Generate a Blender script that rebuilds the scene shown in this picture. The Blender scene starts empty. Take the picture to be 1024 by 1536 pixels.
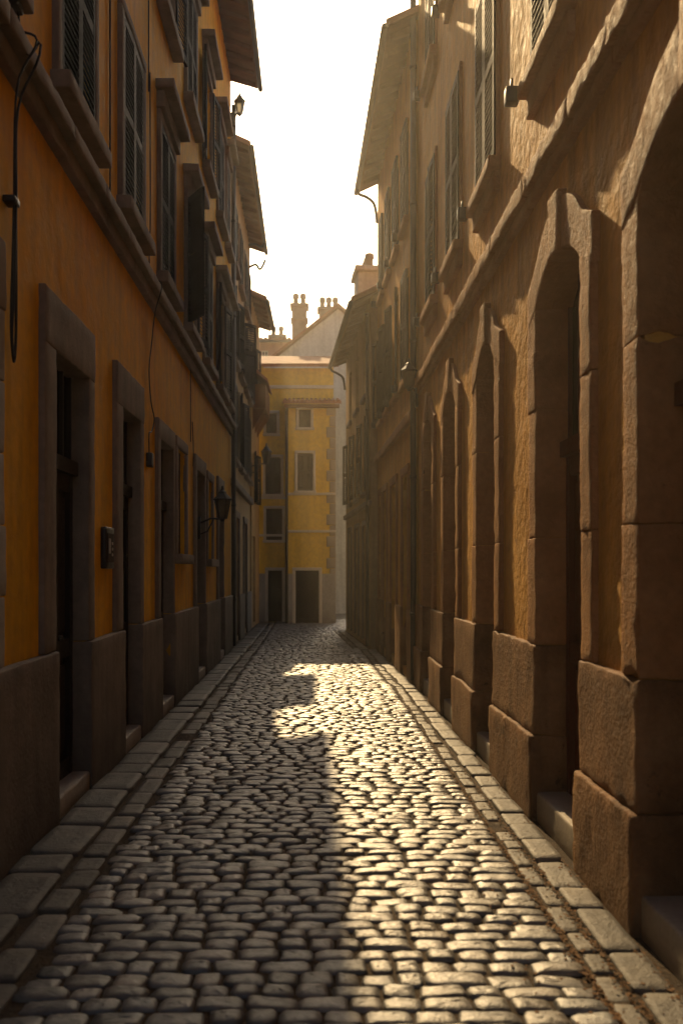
import bpy, bmesh, math, random
import numpy as np
from mathutils import Vector, noise
random.seed(11); np.random.seed(11)
scene = bpy.context.scene
R = math.radians

# ------------------------------------------------------------------ materials
def new_mat(name):
    m = bpy.data.materials.new(name); m.use_nodes = True
    nt = m.node_tree; b = nt.nodes['Principled BSDF']
    return m, nt, b

def N(nt, t, **kw):
    n = nt.nodes.new(t)
    for k, v in kw.items():
        if k.startswith('i_'):
            n.inputs[k[2:].replace('_', ' ')].default_value = v
        else:
            setattr(n, k, v)
    return n

def ramp(nt, fac, stops):
    r = nt.nodes.new('ShaderNodeValToRGB')
    el = r.color_ramp.elements
    while len(el) < len(stops): el.new(0.5)
    for e, (p, c) in zip(el, stops):
        e.position = p
        e.color = (c[0], c[1], c[2], 1) if hasattr(c, '__len__') else (c, c, c, 1)
    nt.links.new(fac, r.inputs[0])
    return r.outputs[0]

def mixc(nt, fac, a, b, mode='MIX'):
    m = nt.nodes.new('ShaderNodeMix'); m.data_type = 'RGBA'; m.blend_type = mode
    for sock, val in ((m.inputs[0], fac), (m.inputs[6], a), (m.inputs[7], b)):
        if hasattr(val, 'is_output'): nt.links.new(val, sock)
        elif hasattr(val, '__len__'): sock.default_value = (val[0], val[1], val[2], 1)
        else: sock.default_value = val
    return m.outputs[2]

def surf(name, cols, scale=1.2, rough=0.85, bumps=((30, 0.4, 0.01),), dirt=None, dirt_h=1.0,
         streak=0.0, spec=0.3, tint=False, blotch=None, metallic=0.0, sheen=0.0):
    m, nt, b = new_mat(name); L = nt.links
    tc = N(nt, 'ShaderNodeTexCoord'); co = tc.outputs['Object']
    n1 = N(nt, 'ShaderNodeTexNoise', i_Scale=scale, i_Detail=8.0, i_Roughness=0.62)
    L.new(co, n1.inputs['Vector'])
    k = len(cols)
    stops = [(0.30 + 0.4 * i / max(1, k - 1), c) for i, c in enumerate(cols)]
    col = ramp(nt, n1.outputs['Fac'], stops)
    n2 = N(nt, 'ShaderNodeTexNoise', i_Scale=scale * 14, i_Detail=5.0)
    L.new(co, n2.inputs['Vector'])
    v = ramp(nt, n2.outputs['Fac'], [(0.3, 0.80), (0.7, 1.0)])
    col = mixc(nt, 1.0, col, v, 'MULTIPLY')
    if tint:
        at = N(nt, 'ShaderNodeAttribute', attribute_name='tint')
        col = mixc(nt, 1.0, col, at.outputs['Color'], 'MULTIPLY')
    if streak > 0:
        mp = N(nt, 'ShaderNodeMapping'); mp.inputs['Scale'].default_value = (5, 5, 0.45)
        L.new(co, mp.inputs['Vector'])
        n3 = N(nt, 'ShaderNodeTexNoise', i_Scale=1.3, i_Detail=6.0); L.new(mp.outputs[0], n3.inputs['Vector'])
        s = ramp(nt, n3.outputs['Fac'], [(0.35, 1 - streak), (0.6, 1.0)])
        col = mixc(nt, 1.0, col, s, 'MULTIPLY')
    if blotch:
        n5 = N(nt, 'ShaderNodeTexNoise', i_Scale=blotch[1], i_Detail=7.0, i_Roughness=0.7)
        L.new(co, n5.inputs['Vector'])
        f = ramp(nt, n5.outputs['Fac'], [(blotch[2], 0.0), (blotch[2] + 0.05, 1.0)])
        col = mixc(nt, f, col, blotch[0])
    if dirt:
        sp = N(nt, 'ShaderNodeSeparateXYZ'); L.new(co, sp.inputs[0])
        n4 = N(nt, 'ShaderNodeTexNoise', i_Scale=3.0, i_Detail=6.0); L.new(co, n4.inputs['Vector'])
        ma = N(nt, 'ShaderNodeMath', operation='MULTIPLY_ADD'); L.new(n4.outputs['Fac'], ma.inputs[0])
        ma.inputs[1].default_value = -1.6 * dirt_h; L.new(sp.outputs['Z'], ma.inputs[2])
        mr = N(nt, 'ShaderNodeMapRange'); L.new(ma.outputs[0], mr.inputs[0])
        mr.inputs[1].default_value = -0.8 * dirt_h; mr.inputs[2].default_value = 0.25 * dirt_h
        mr.inputs[3].default_value = 0.75; mr.inputs[4].default_value = 0.0
        col = mixc(nt, mr.outputs[0], col, dirt)
    L.new(col, b.inputs['Base Color'])
    rr = N(nt, 'ShaderNodeMapRange'); L.new(n2.outputs['Fac'], rr.inputs[0])
    rr.inputs[1].default_value = 0.3; rr.inputs[2].default_value = 0.7
    rr.inputs[3].default_value = max(0.05, rough - 0.1); rr.inputs[4].default_value = min(1, rough + 0.1)
    L.new(rr.outputs[0], b.inputs['Roughness'])
    b.inputs['Specular IOR Level'].default_value = spec
    b.inputs['Metallic'].default_value = metallic
    if sheen > 0:
        b.inputs['Sheen Weight'].default_value = sheen; b.inputs['Sheen Roughness'].default_value = 0.45
        b.inputs['Sheen Tint'].default_value = (1.0, 0.52, 0.16, 1)
    prev = None
    for (sc, st, di) in bumps:
        nn = N(nt, 'ShaderNodeTexNoise', i_Scale=sc, i_Detail=6.0, i_Roughness=0.6); L.new(co, nn.inputs['Vector'])
        bp = N(nt, 'ShaderNodeBump'); bp.inputs['Strength'].default_value = st; bp.inputs['Distance'].default_value = di
        L.new(nn.outputs['Fac'], bp.inputs['Height'])
        if prev: L.new(prev, bp.inputs['Normal'])
        prev = bp.outputs[0]
    if prev: L.new(prev, b.inputs['Normal'])
    return m

M = {}
M['ochre_R'] = surf('ochre_plaster_weathered', [(0.66,0.33,0.055),(0.82,0.45,0.085),(0.86,0.53,0.14)], 0.9, 0.72,
    ((1.6,0.7,0.12),(9,0.8,0.04),(55,0.7,0.010)), dirt=(0.26,0.135,0.05), dirt_h=1.5, streak=0.28, blotch=((0.26,0.14,0.06),3.5,0.66), spec=0.22, sheen=0.36)
M['orange_L'] = surf('orange_plaster', [(0.84,0.39,0.02),(0.93,0.49,0.022),(0.95,0.54,0.04)], 0.7, 0.8,
    ((2.0,0.4,0.05),(40,0.35,0.005)), dirt=(0.36,0.20,0.08), dirt_h=1.0, streak=0.2, blotch=((0.55,0.26,0.04),2.2,0.68), spec=0.12)
M['stone_R'] = surf('brown_sandstone', [(0.31,0.14,0.055),(0.46,0.225,0.09),(0.56,0.30,0.135)], 1.6, 0.72,
    ((7,0.5,0.03),(38,1.0,0.016),(140,0.7,0.006)), dirt=(0.14,0.07,0.035), dirt_h=0.5, blotch=((0.10,0.055,0.03),5.0,0.66), spec=0.22, sheen=0.18)
M['plinth_R'] = surf('stained_plinth_stone', [(0.20,0.10,0.048),(0.34,0.175,0.08),(0.47,0.27,0.13)], 2.6, 0.72,
    ((6,0.6,0.035),(34,1.0,0.020),(130,0.8,0.007)), dirt=(0.09,0.05,0.028), dirt_h=0.45, streak=0.35, blotch=((0.08,0.045,0.025),6.0,0.62), spec=0.25, sheen=0.14)
M['stone_L'] = surf('grey_brown_stone', [(0.19,0.155,0.125),(0.27,0.22,0.175),(0.34,0.28,0.22)], 1.3, 0.85,
    ((6,0.4,0.02),(40,0.6,0.006),(120,0.4,0.003)), dirt=(0.09,0.075,0.06), dirt_h=0.6, streak=0.2, blotch=((0.11,0.09,0.07),4.0,0.66), spec=0.2)
M['stone_step'] = surf('worn_step_stone', [(0.34,0.29,0.23),(0.45,0.39,0.31)], 2.5, 0.7, ((25,0.5,0.008),(90,0.4,0.003)))
M['quoin'] = surf('pale_limestone', [(0.34,0.31,0.27),(0.46,0.42,0.36)], 2.0, 0.85, ((12,0.5,0.015),(70,0.5,0.005)))
M['cobble'] = surf('cobble_granite', [(0.10,0.098,0.096),(0.18,0.172,0.162),(0.29,0.268,0.235)], 5.0, 0.38,
    ((22,0.4,0.010),(110,0.6,0.005)), spec=0.6, tint=True)
M['kerb'] = surf('kerb_granite', [(0.10,0.092,0.084),(0.155,0.142,0.125),(0.21,0.19,0.16)], 4.0, 0.58,
    ((9,0.5,0.02),(40,0.6,0.010),(120,0.6,0.005)), spec=0.35, tint=True)
M['joint'] = surf('joint_soil', [(0.04,0.027,0.017),(0.10,0.065,0.035)], 9, 0.95, ((60,0.9,0.02),))
M['ground'] = surf('ground_earth', [(0.08,0.065,0.05),(0.12,0.10,0.075)], 2, 0.95, ((30,0.6,0.02),))
M['shutter'] = surf('dark_shutter_paint', [(0.012,0.013,0.013),(0.024,0.025,0.023)], 3, 0.75, ((60,0.25,0.003),), spec=0.1)
M['shutterR'] = surf('charcoal_shutter_paint', [(0.018,0.014,0.011),(0.034,0.027,0.021)], 3, 0.7, ((60,0.25,0.003),), spec=0.12)
M['shutterB'] = surf('brown_shutter_paint', [(0.045,0.032,0.024),(0.075,0.053,0.04)], 3, 0.7, ((60,0.3,0.003),), spec=0.15)
M['door'] = surf('dark_door_wood', [(0.018,0.015,0.012),(0.035,0.028,0.022)], 3, 0.6, ((50,0.4,0.004),), spec=0.2)
M['door_red'] = surf('oxblood_door_wood', [(0.09,0.014,0.008),(0.14,0.024,0.014)], 3, 0.55, ((50,0.4,0.004),), spec=0.25)
M['wood'] = surf('eave_wood', [(0.13,0.06,0.026),(0.24,0.12,0.05)], 2, 0.75, ((40,0.5,0.005),), spec=0.15)
M['tile'] = surf('terracotta_tile', [(0.22,0.09,0.045),(0.36,0.16,0.085),(0.42,0.23,0.14)], 2.5, 0.85, ((30,0.5,0.01),), spec=0.15)
M['iron'] = surf('black_iron', [(0.012,0.012,0.013),(0.03,0.03,0.03)], 8, 0.45, ((80,0.3,0.002),), spec=0.5)
M['zinc'] = surf('zinc_pipe', [(0.04,0.038,0.036),(0.07,0.066,0.06)], 4, 0.5, ((60,0.2,0.002),), metallic=0.3)
M['rubber'] = surf('cable_rubber', [(0.012,0.012,0.012),(0.02,0.02,0.02)], 8, 0.6, ())
M['yellow'] = surf('yellow_plaster', [(0.78,0.54,0.06),(0.86,0.62,0.09),(0.88,0.66,0.14)], 0.8, 0.88, ((3,0.3,0.03),(40,0.3,0.005)), dirt=(0.5,0.42,0.26), dirt_h=1.4, streak=0.14)
M['grey_base'] = surf('grey_render', [(0.38,0.39,0.40),(0.5,0.50,0.50)], 1.2, 0.9, ((30,0.4,0.006),), dirt=(0.2,0.19,0.18), dirt_h=0.6)
M['white'] = surf('pale_plaster', [(0.62,0.61,0.58),(0.74,0.73,0.69)], 0.8, 0.9, ((30,0.3,0.006),), streak=0.2)
M['pink'] = surf('pink_plaster', [(0.58,0.36,0.26),(0.66,0.44,0.33)], 0.8, 0.9, ((30,0.3,0.006),), streak=0.2)
M['tan'] = surf('tan_plaster', [(0.50,0.35,0.17),(0.62,0.45,0.23)], 0.8, 0.8, ((3,0.4,0.04),(40,0.4,0.006)), dirt=(0.22,0.16,0.10), dirt_h=1.6, streak=0.25, spec=0.2, sheen=0.12)
M['frame'] = surf('pale_window_frame', [(0.62,0.60,0.55),(0.74,0.72,0.66)], 3, 0.7, ((60,0.2,0.003),))
M['brick'] = surf('chimney_brick', [(0.25,0.17,0.12),(0.38,0.27,0.2)], 4, 0.9, ((25,0.6,0.01),))
M['leaf'] = surf('dry_litter', [(0.10,0.05,0.02),(0.22,0.11,0.04)], 20, 0.9, ())
def glassmat():
    m, nt, b = new_mat('dark_window_glass')
    b.inputs['Base Color'].default_value = (0.015,0.018,0.022,1); b.inputs['Roughness'].default_value = 0.08
    n = N(nt,'ShaderNodeTexNoise',i_Scale=2.0); bp = N(nt,'ShaderNodeBump'); bp.inputs['Strength'].default_value=0.15; bp.inputs['Distance'].default_value=0.02
    nt.links.new(n.outputs['Fac'], bp.inputs['Height']); nt.links.new(bp.outputs[0], b.inputs['Normal'])
    return m
M['glass'] = glassmat()
def lampglass():
    m, nt, b = new_mat('lantern_glass')
    n = N(nt,'ShaderNodeTexNoise',i_Scale=12.0); c = ramp(nt,n.outputs['Fac'],[(0.3,(0.12,0.11,0.09)),(0.7,(0.2,0.18,0.14))])
    nt.links.new(c,b.inputs['Base Color']); b.inputs['Roughness'].default_value=0.2; b.inputs['Transmission Weight'].default_value=0.4
    return m
M['lampglass'] = lampglass()

# ------------------------------------------------------------------ geometry helpers
class Fr:
    def __init__(s, x0, y0, x1, y1, side, s0=0.0):
        L = math.hypot(x1-x0, y1-y0); s.ux=(x1-x0)/L; s.uy=(y1-y0)/L
        s.x0=x0; s.y0=y0; s.s0=s0; s.L=L
        if side=='R': s.nx,s.ny=-s.uy,s.ux
        else: s.nx,s.ny=s.uy,-s.ux
    def P(s, a, z, n):
        return (s.x0+s.ux*(a-s.s0)+s.nx*n, s.y0+s.uy*(a-s.s0)+s.ny*n, z)
WORLD = Fr(0,0,1,0,'L')   # s=X, n=-Y

def lin(a,b,seg,r):
    L=b-a; r=min(r,L*0.45)
    k=max(1,int(round((L-2*r)/seg)))
    return [a,a+r*0.3,a+r]+[a+r+(L-2*r)*i/k for i in range(1,k)]+[b-r,b-r*0.3,b], r

class MB:
    def __init__(s, name, mat, smooth=False):
        s.name=name; s.mat=mat; s.v=[]; s.f=[]; s.smooth=smooth
    def add(s, pts, faces):
        o=len(s.v); s.v.extend(pts); s.f.extend([tuple(o+i for i in f) for f in faces])
    def quad(s, fr, pts):
        s.add([fr.P(*p) for p in pts],[tuple(range(len(pts)))])
    def box(s, fr, a,b,z0,z1,n0,n1):
        pts=[fr.P(x,z,n) for n in (n0,n1) for z in (z0,z1) for x in (a,b)]
        s.add(pts,[(0,1,3,2),(4,6,7,5),(0,4,5,1),(2,3,7,6),(0,2,6,4),(1,5,7,3)])
    def rbox(s, fr, a,b,z0,z1,n0,n1, seg=0.07, r=0.015, amp=0.004, warp=None):
        S,ra=lin(a,b,seg,r); Z,rz=lin(z0,z1,seg,r); T,rn=lin(n0,n1,seg,r); r=min(ra,rz,rn)
        idx={}; pts=[]; faces=[]
        def vid(i,j,k):
            key=(i,j,k)
            if key in idx: return idx[key]
            x,z,n=S[i],Z[j],T[k]
            cx=min(max(x,a+r),b-r); cz=min(max(z,z0+r),z1-r); cn=min(max(n,n0+r),n1-r)
            d=Vector((x-cx,z-cz,n-cn))
            if d.length>1e-9: d=d.normalized()*r
            x,z,n=cx+d.x,cz+d.y,cn+d.z
            if warp: x,z,n=warp(x,z,n)
            p=Vector(fr.P(x,z,n))
            if amp>0:
                q=noise.noise_vector(p*2.3)*amp*1.3+noise.noise_vector(p*11.0)*amp*0.8
                e=sum(1 for c,lo,hi in ((x,a,b),(z,z0,z1),(n,n0,n1)) if min(abs(c-lo),abs(c-hi))<0.02)
                if e>=2:
                    q+=noise.noise_vector(p*14.0+Vector((7,3,1)))*amp*1.1
                    ch=noise.noise(p*5.0+Vector((2,9,4)))
                    if ch>0.38: q+=(Vector(fr.P((a+b)/2,(z0+z1)/2,(n0+n1)/2))-p).normalized()*amp*5*(ch-0.38)/0.3
                p=p+q
            idx[key]=len(pts); pts.append(tuple(p)); return idx[key]
        ni,nj,nk=len(S)-1,len(Z)-1,len(T)-1
        for i in range(ni):
            for j in range(nj):
                faces.append((vid(i,j,0),vid(i+1,j,0),vid(i+1,j+1,0),vid(i,j+1,0)))
                faces.append((vid(i,j,nk),vid(i,j+1,nk),vid(i+1,j+1,nk),vid(i+1,j,nk)))
        for i in range(ni):
            for k in range(nk):
                faces.append((vid(i,0,k),vid(i,0,k+1),vid(i+1,0,k+1),vid(i+1,0,k)))
                faces.append((vid(i,nj,k),vid(i+1,nj,k),vid(i+1,nj,k+1),vid(i,nj,k+1)))
        for j in range(nj):
            for k in range(nk):
                faces.append((vid(0,j,k),vid(0,j+1,k),vid(0,j+1,k+1),vid(0,j,k+1)))
                faces.append((vid(ni,j,k),vid(ni,j,k+1),vid(ni,j+1,k+1),vid(ni,j+1,k)))
        s.add(pts,faces)
    def tube(s, pts, r, n=8, cap=True):
        P=[Vector(p) for p in pts]; rings=[]; up=None
        for i,p in enumerate(P):
            t=(P[min(i+1,len(P)-1)]-P[max(i-1,0)]).normalized()
            if up is None: up=Vector((0.3,0.2,1)) if abs(t.z)<0.9 else Vector((1,0.1,0))
            a=t.cross(up).normalized(); b=t.cross(a).normalized(); up=b*-1
            rr=r[i] if hasattr(r,'__len__') else r
            rings.append([tuple(p+a*math.cos(2*math.pi*k/n)*rr+b*math.sin(2*math.pi*k/n)*rr) for k in range(n)])
        pts=[q for rg in rings for q in rg]; f=[]
        for i in range(len(P)-1):
            for k in range(n):
                f.append((i*n+k,i*n+(k+1)%n,(i+1)*n+(k+1)%n,(i+1)*n+k))
        if cap:
            f.append(tuple(range(n))); f.append(tuple((len(P)-1)*n+k for k in range(n)))
        s.add(pts,f)
    def lathe(s, c, prof, n=12, rot=0):
        pts=[];f=[]
        for (r,z) in prof:
            for k in range(n):
                a=2*math.pi*k/n+rot; pts.append((c[0]+r*math.cos(a),c[1]+r*math.sin(a),c[2]+z))
        for i in range(len(prof)-1):
            for k in range(n): f.append((i*n+k,i*n+(k+1)%n,(i+1)*n+(k+1)%n,(i+1)*n+k))
        f.append(tuple(range(n))); f.append(tuple((len(prof)-1)*n+k for k in range(n)))
        s.add(pts,f)
    def make(s, parent=None):
        if not s.v: return None
        me=bpy.data.meshes.new(s.name); me.from_pydata(s.v,[],s.f); me.update()
        bm=bmesh.new(); bm.from_mesh(me); bmesh.ops.recalc_face_normals(bm,faces=bm.faces); bm.to_mesh(me); bm.free()
        me.materials.append(s.mat)
        if s.smooth: me.shade_smooth()
        o=bpy.data.objects.new(s.name,me); scene.collection.objects.link(o)
        if parent: o.parent=parent
        return o

class Bld:
    def __init__(s,name): s.name=name; s.parts={}
    def p(s,part,mat,smooth=False):
        key=part
        if key not in s.parts: s.parts[key]=MB(part,M[mat],smooth)
        return s.parts[key]
    def make(s):
        e=bpy.data.objects.new(s.name,None); scene.collection.objects.link(e)
        for m in s.parts.values(): m.make(e)
        return e

def arc(o):
    a,b=o['a'],o['b']; rise=o.get('rise',0)
    if rise<=0: return lambda x: o['z1']
    h=(b-a)/2; Rr=(h*h+rise*rise)/(2*rise); c=(a+b)/2; cz=o['z1']-Rr
    return lambda x: cz+math.sqrt(max(0,Rr*Rr-(x-c)**2)) if abs(x-c)<=h else cz+math.sqrt(max(0,Rr*Rr-h*h))-(abs(x-c)-h)*0.35

def sheet(mb, fr, s0,s1,z0,z1, ops, n=0.0):
    xs={s0,s1}; zs={z0,z1}
    for o in ops:
        xs|={o['a'],o['b']}; zs|={o['z0'],o['z1']}
    xs=sorted(x for x in xs if s0<=x<=s1); zs=sorted(z for z in zs if z0<=z<=z1)
    for i in range(len(xs)-1):
        for j in range(len(zs)-1):
            cx=(xs[i]+xs[i+1])/2; cz=(zs[j]+zs[j+1])/2
            if any(o['a']<cx<o['b'] and o['z0']<cz<o['z1'] for o in ops): continue
            mb.quad(fr,[(xs[i],zs[j],n),(xs[i+1],zs[j],n),(xs[i+1],zs[j+1],n),(xs[i],zs[j+1],n)])
    for o in ops:
        f=arc(o); d=o.get('depth',0.25); a,b=o['a'],o['b']; K=14 if o.get('rise',0)>0 else 1
        for k in range(K):
            xa=a+(b-a)*k/K; xb=a+(b-a)*(k+1)/K
            if K>1: mb.quad(fr,[(xa,f(xa),n),(xb,f(xb),n),(xb,o['z1'],n),(xa,o['z1'],n)])
            mb.quad(fr,[(xa,f(xa),n),(xb,f(xb),n),(xb,f(xb),n-d),(xa,f(xa),n-d)])
        for x in (a,b): mb.quad(fr,[(x,o['z0'],n),(x,o['z0'],n-d),(x,f(x+(1e-4 if x==a else -1e-4)),n-d),(x,f(x+(1e-4 if x==a else -1e-4)),n)])
        mb.quad(fr,[(a,o['z0'],n),(b,o['z0'],n),(b,o['z0'],n-d),(a,o['z0'],n-d)])

def leaf(mb, fr, hs, n0, w, z0, z1, ang, dr):
    p=fr.P(hs,0,n0); c,sn=math.cos(ang)*dr,math.sin(ang)
    dx=fr.ux*c+fr.nx*sn; dy=fr.uy*c+fr.ny*sn
    q=Fr(p[0],p[1],p[0]+dx,p[1]+dy,'L')
    t=0.036; fw=0.055
    mb.box(q,0,fw,z0,z1,-t/2,t/2); mb.box(q,w-fw,w,z0,z1,-t/2,t/2)
    zm=(z0+z1)/2
    for a,b in ((z0,z0+0.09),(zm-0.04,zm+0.04),(z1-0.07,z1)): mb.box(q,fw,w-fw,a,b,-t/2+0.002,t/2-0.002)
    sg = 1 if (q.nx*fr.nx+q.ny*fr.ny)>=0 else -1
    z=z0+0.10
    while z<z1-0.09:
        if abs(z+0.02-zm)>0.06:
            o=[(-0.014*sg,z+0.034),(0.018*sg,z),(0.018*sg,z+0.008),(-0.014*sg,z+0.042)]
            pts=[q.P(x,zz,nn) for x in (fw-0.003,w-fw+0.003) for nn,zz in o]
            mb.add(pts,[(0,1,2,3),(4,5,6,7),(0,1,5,4),(1,2,6,5),(2,3,7,6),(3,0,4,7)])
        z+=0.052

def glazing(B, fr, o, d, mat='frame', cols=2, rows=3, tag=''):
    f=B.p('window_frames'+tag,mat); g=B.p('window_glass','glass')
    a,b,z0,z1=o['a'],o['b'],o['z0'],o['z1']
    g.quad(fr,[(a,z0,-d),(b,z0,-d),(b,z1,-d),(a,z1,-d)])
    w=0.05
    f.box(fr,a,a+w,z0,z1,-d+0.004,-d+0.05); f.box(fr,b-w,b,z0,z1,-d+0.004,-d+0.05)
    f.box(fr,a+w,b-w,z0,z0+w,-d+0.004,-d+0.048); f.box(fr,a+w,b-w,z1-w,z1,-d+0.004,-d+0.048)
    for i in range(1,cols):
        x=a+(b-a)*i/cols; f.box(fr,x-0.025,x+0.025,z0+w,z1-w,-d+0.005,-d+0.045)
    for j in range(1,rows):
        z=z0+(z1-z0)*j/rows; f.box(fr,a+w,b-w,z-0.014,z+0.014,-d+0.006,-d+0.03)

def door(B, fr, o, d, mat='door', transom=True):
    m=B.p('door_'+mat,mat); a,b,z0=o['a'],o['b'],o['z0']; top=o['z1']
    zd=z0+2.15 if (transom and top-z0>2.5) else top
    m.quad(fr,[(a,z0,-d),(b,z0,-d),(b,top,-d),(a,top,-d)])
    w=0.09; c=(a+b)/2
    for x0,x1 in ((a,a+w),(b-w,b),(c-0.05,c+0.05)): m.box(fr,x0,x1,z0,zd,-d,-d+0.05)
    for zz in (z0,z0+0.85,zd-0.12):
        m.box(fr,a+w,b-w,zz,zz+0.13,-d,-d+0.045)
    for x0,x1 in ((a+w,c-0.05),(c+0.05,b-w)):
        for za,zb in ((z0+0.13,z0+0.85),(z0+0.98,zd-0.12)):
            m.box(fr,x0+0.04,x1-0.04,za+0.05,zb-0.05,-d,-d+0.025)
    if zd<top:
        m.box(fr,a,b,zd,zd+0.10,-d,-d+0.09)
        g=B.p('window_glass','glass'); g.quad(fr,[(a,zd+0.1,-d+0.01),(b,zd+0.1,-d+0.01),(b,top,-d+0.01),(a,top,-d+0.01)])
        for i in range(0,5):
            x=a+0.02+(b-a-0.04)*i/4; m.box(fr,x-0.015,x+0.015,zd+0.1,top,-d+0.012,-d+0.04)
    k=B.p('door_handles','iron',True); hp=fr.P(c+0.08,z0+1.0,-d+0.05); k.lathe((hp[0],hp[1],hp[2]-0.02),[(0.005,0),(0.025,0.01),(0.025,0.03),(0.005,0.04)],8)

def roof(B, fr, s0,s1,ze,over,depth=7.0,pitch=22, end=0.12, rafters=True, gutter=True):
    t=math.tan(R(pitch)); h=depth/2
    r=B.p('roof_tiles','tile'); w=B.p('eave_boards','wood')
    def zt(n): return ze+(over-n)*t if n>-h else ze+(over+h)*t-(-h-n)*t
    a,b=s0-end,s1+end
    for (lo,hi,mb) in ((0.0,0.03,w),(0.034,0.11,r)):
        sec=[(over,zt(over)+lo),(-h,zt(-h)+lo),(-depth-over,zt(-depth-over)+lo),(-depth-over,zt(-depth-over)+hi),(-h,zt(-h)+hi),(over,zt(over)+hi)]
        pts=[fr.P(a,z,n) for n,z in sec]+[fr.P(b,z,n) for n,z in sec]
        mb.add(pts,[(0,1,4,5),(1,2,3,4),(6,7,10,11),(7,8,9,10),(0,1,7,6),(1,2,8,7),(2,3,9,8),(3,4,10,9),(4,5,11,10),(5,0,6,11)])
    x=a+0.09; K=5
    while x<b-0.05:
        pts=[];fs=[]
        for n in (over+0.03,-h):
            for k in range(K+1):
                an=math.pi*k/K; pts.append(fr.P(x-0.075*math.cos(an),zt(n)+0.105+0.06*math.sin(an),n))
        for k in range(K): fs.append((k,k+1,K+2+k,K+1+k))
        fs.append(tuple(range(K+1)))
        r.add(pts,fs); x+=0.2
    if rafters:
        x=s0+0.1
        while x<s1:
            n0,n1=0.0,over-0.04
            pts=[fr.P(x+dx,zt(n)+dz,n) for n in (n0-0.02,n1) for dz in (-0.11 if n==n0-0.02 else -0.07,-0.003) for dx in (0,0.07)]
            w.add(pts,[(0,1,3,2),(4,6,7,5),(0,4,5,1),(2,3,7,6),(0,2,6,4),(1,5,7,3)])
            x+=0.45
    if gutter:
        g=B.p('gutter','zinc',True)
        g.tube([fr.P(a,ze+0.0,over+0.055),fr.P((a+b)/2,ze-0.01,over+0.055),fr.P(b,ze-0.01,over+0.055)],0.05,10)
    return zt

def body(B, fr, s0,s1,z1,depth,mat,ops,pitch=22):
    w=B.p('walls',mat)
    sheet(w,fr,s0,s1,-0.05,z1,ops)
    t=math.tan(R(pitch)); zr=z1+depth/2*t
    for x in (s0,s1):
        w.quad(fr,[(x,-0.05,0),(x,-0.05,-depth),(x,z1,-depth),(x,zr,-depth/2),(x,z1,0)])
    w.quad(fr,[(s0,-0.05,-depth),(s1,-0.05,-depth),(s1,z1,-depth),(s0,z1,-depth)])

def surround(B, fr, o, w, n1, mat, part='window_surrounds', top=None, bottom=False, n0=-0.02, amp=0.003, seg=0.12):
    s=B.p(part,mat,True); top=top or w; a,b,z0,z1=o['a'],o['b'],o['z0'],o['z1']
    s.rbox(fr,a-w,a,z0,z1,n0,n1,seg,0.010,amp); s.rbox(fr,b,b+w,z0,z1,n0,n1,seg,0.010,amp)
    s.rbox(fr,a-w,b+w,z1+0.002,z1+top,n0,n1+0.002,seg,0.010,amp)
    if bottom: s.rbox(fr,a-w-0.05,b+w+0.05,z0-0.12,z0-0.002,n0,n1+0.07,seg,0.012,amp)

def shutters_closed(B, fr, o, mat, n=0.03, tilt=0.0):
    s=B.p('louvred_shutters_'+mat,mat); a,b=o['a'],o['b']; c=(a+b)/2; w=c-a-0.012
    leaf(s,fr,a+0.006,n,w,o['z0']+0.01,o['z1']-0.01,tilt,1); leaf(s,fr,b-0.006,n,w,o['z0']+0.01,o['z1']-0.01,tilt*0.6,-1)
    B.p('shutter_backing','door').quad(fr,[(a,o['z0'],-0.05),(b,o['z0'],-0.05),(b,o['z1'],-0.05),(a,o['z1'],-0.05)])
def shutters_open(B, fr, o, mat, angs=(2.9,2.9), n=0.05):
    s=B.p('louvred_shutters_'+mat,mat); a,b=o['a'],o['b']; w=(b-a)/2-0.01
    leaf(s,fr,a-0.01,n,w,o['z0']+0.01,o['z1']-0.01,angs[0],1); leaf(s,fr,b+0.01,n,w,o['z0']+0.01,o['z1']-0.01,angs[1],-1)
def dog(B, fr, s_, z, n=0.0):
    m=B.p('shutter_stays','iron',True)
    m.tube([fr.P(s_,z,n),fr.P(s_,z,n+0.10),fr.P(s_+0.01,z+0.03,n+0.13)],0.010,6)
    m.rbox(fr,s_-0.045,s_+0.045,z-0.06,z+0.05,n+0.07,n+0.16,0.05,0.012,0)
    m.box(fr,s_-0.02,s_+0.02,z+0.04,z+0.11,n+0.11,n+0.125)

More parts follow.
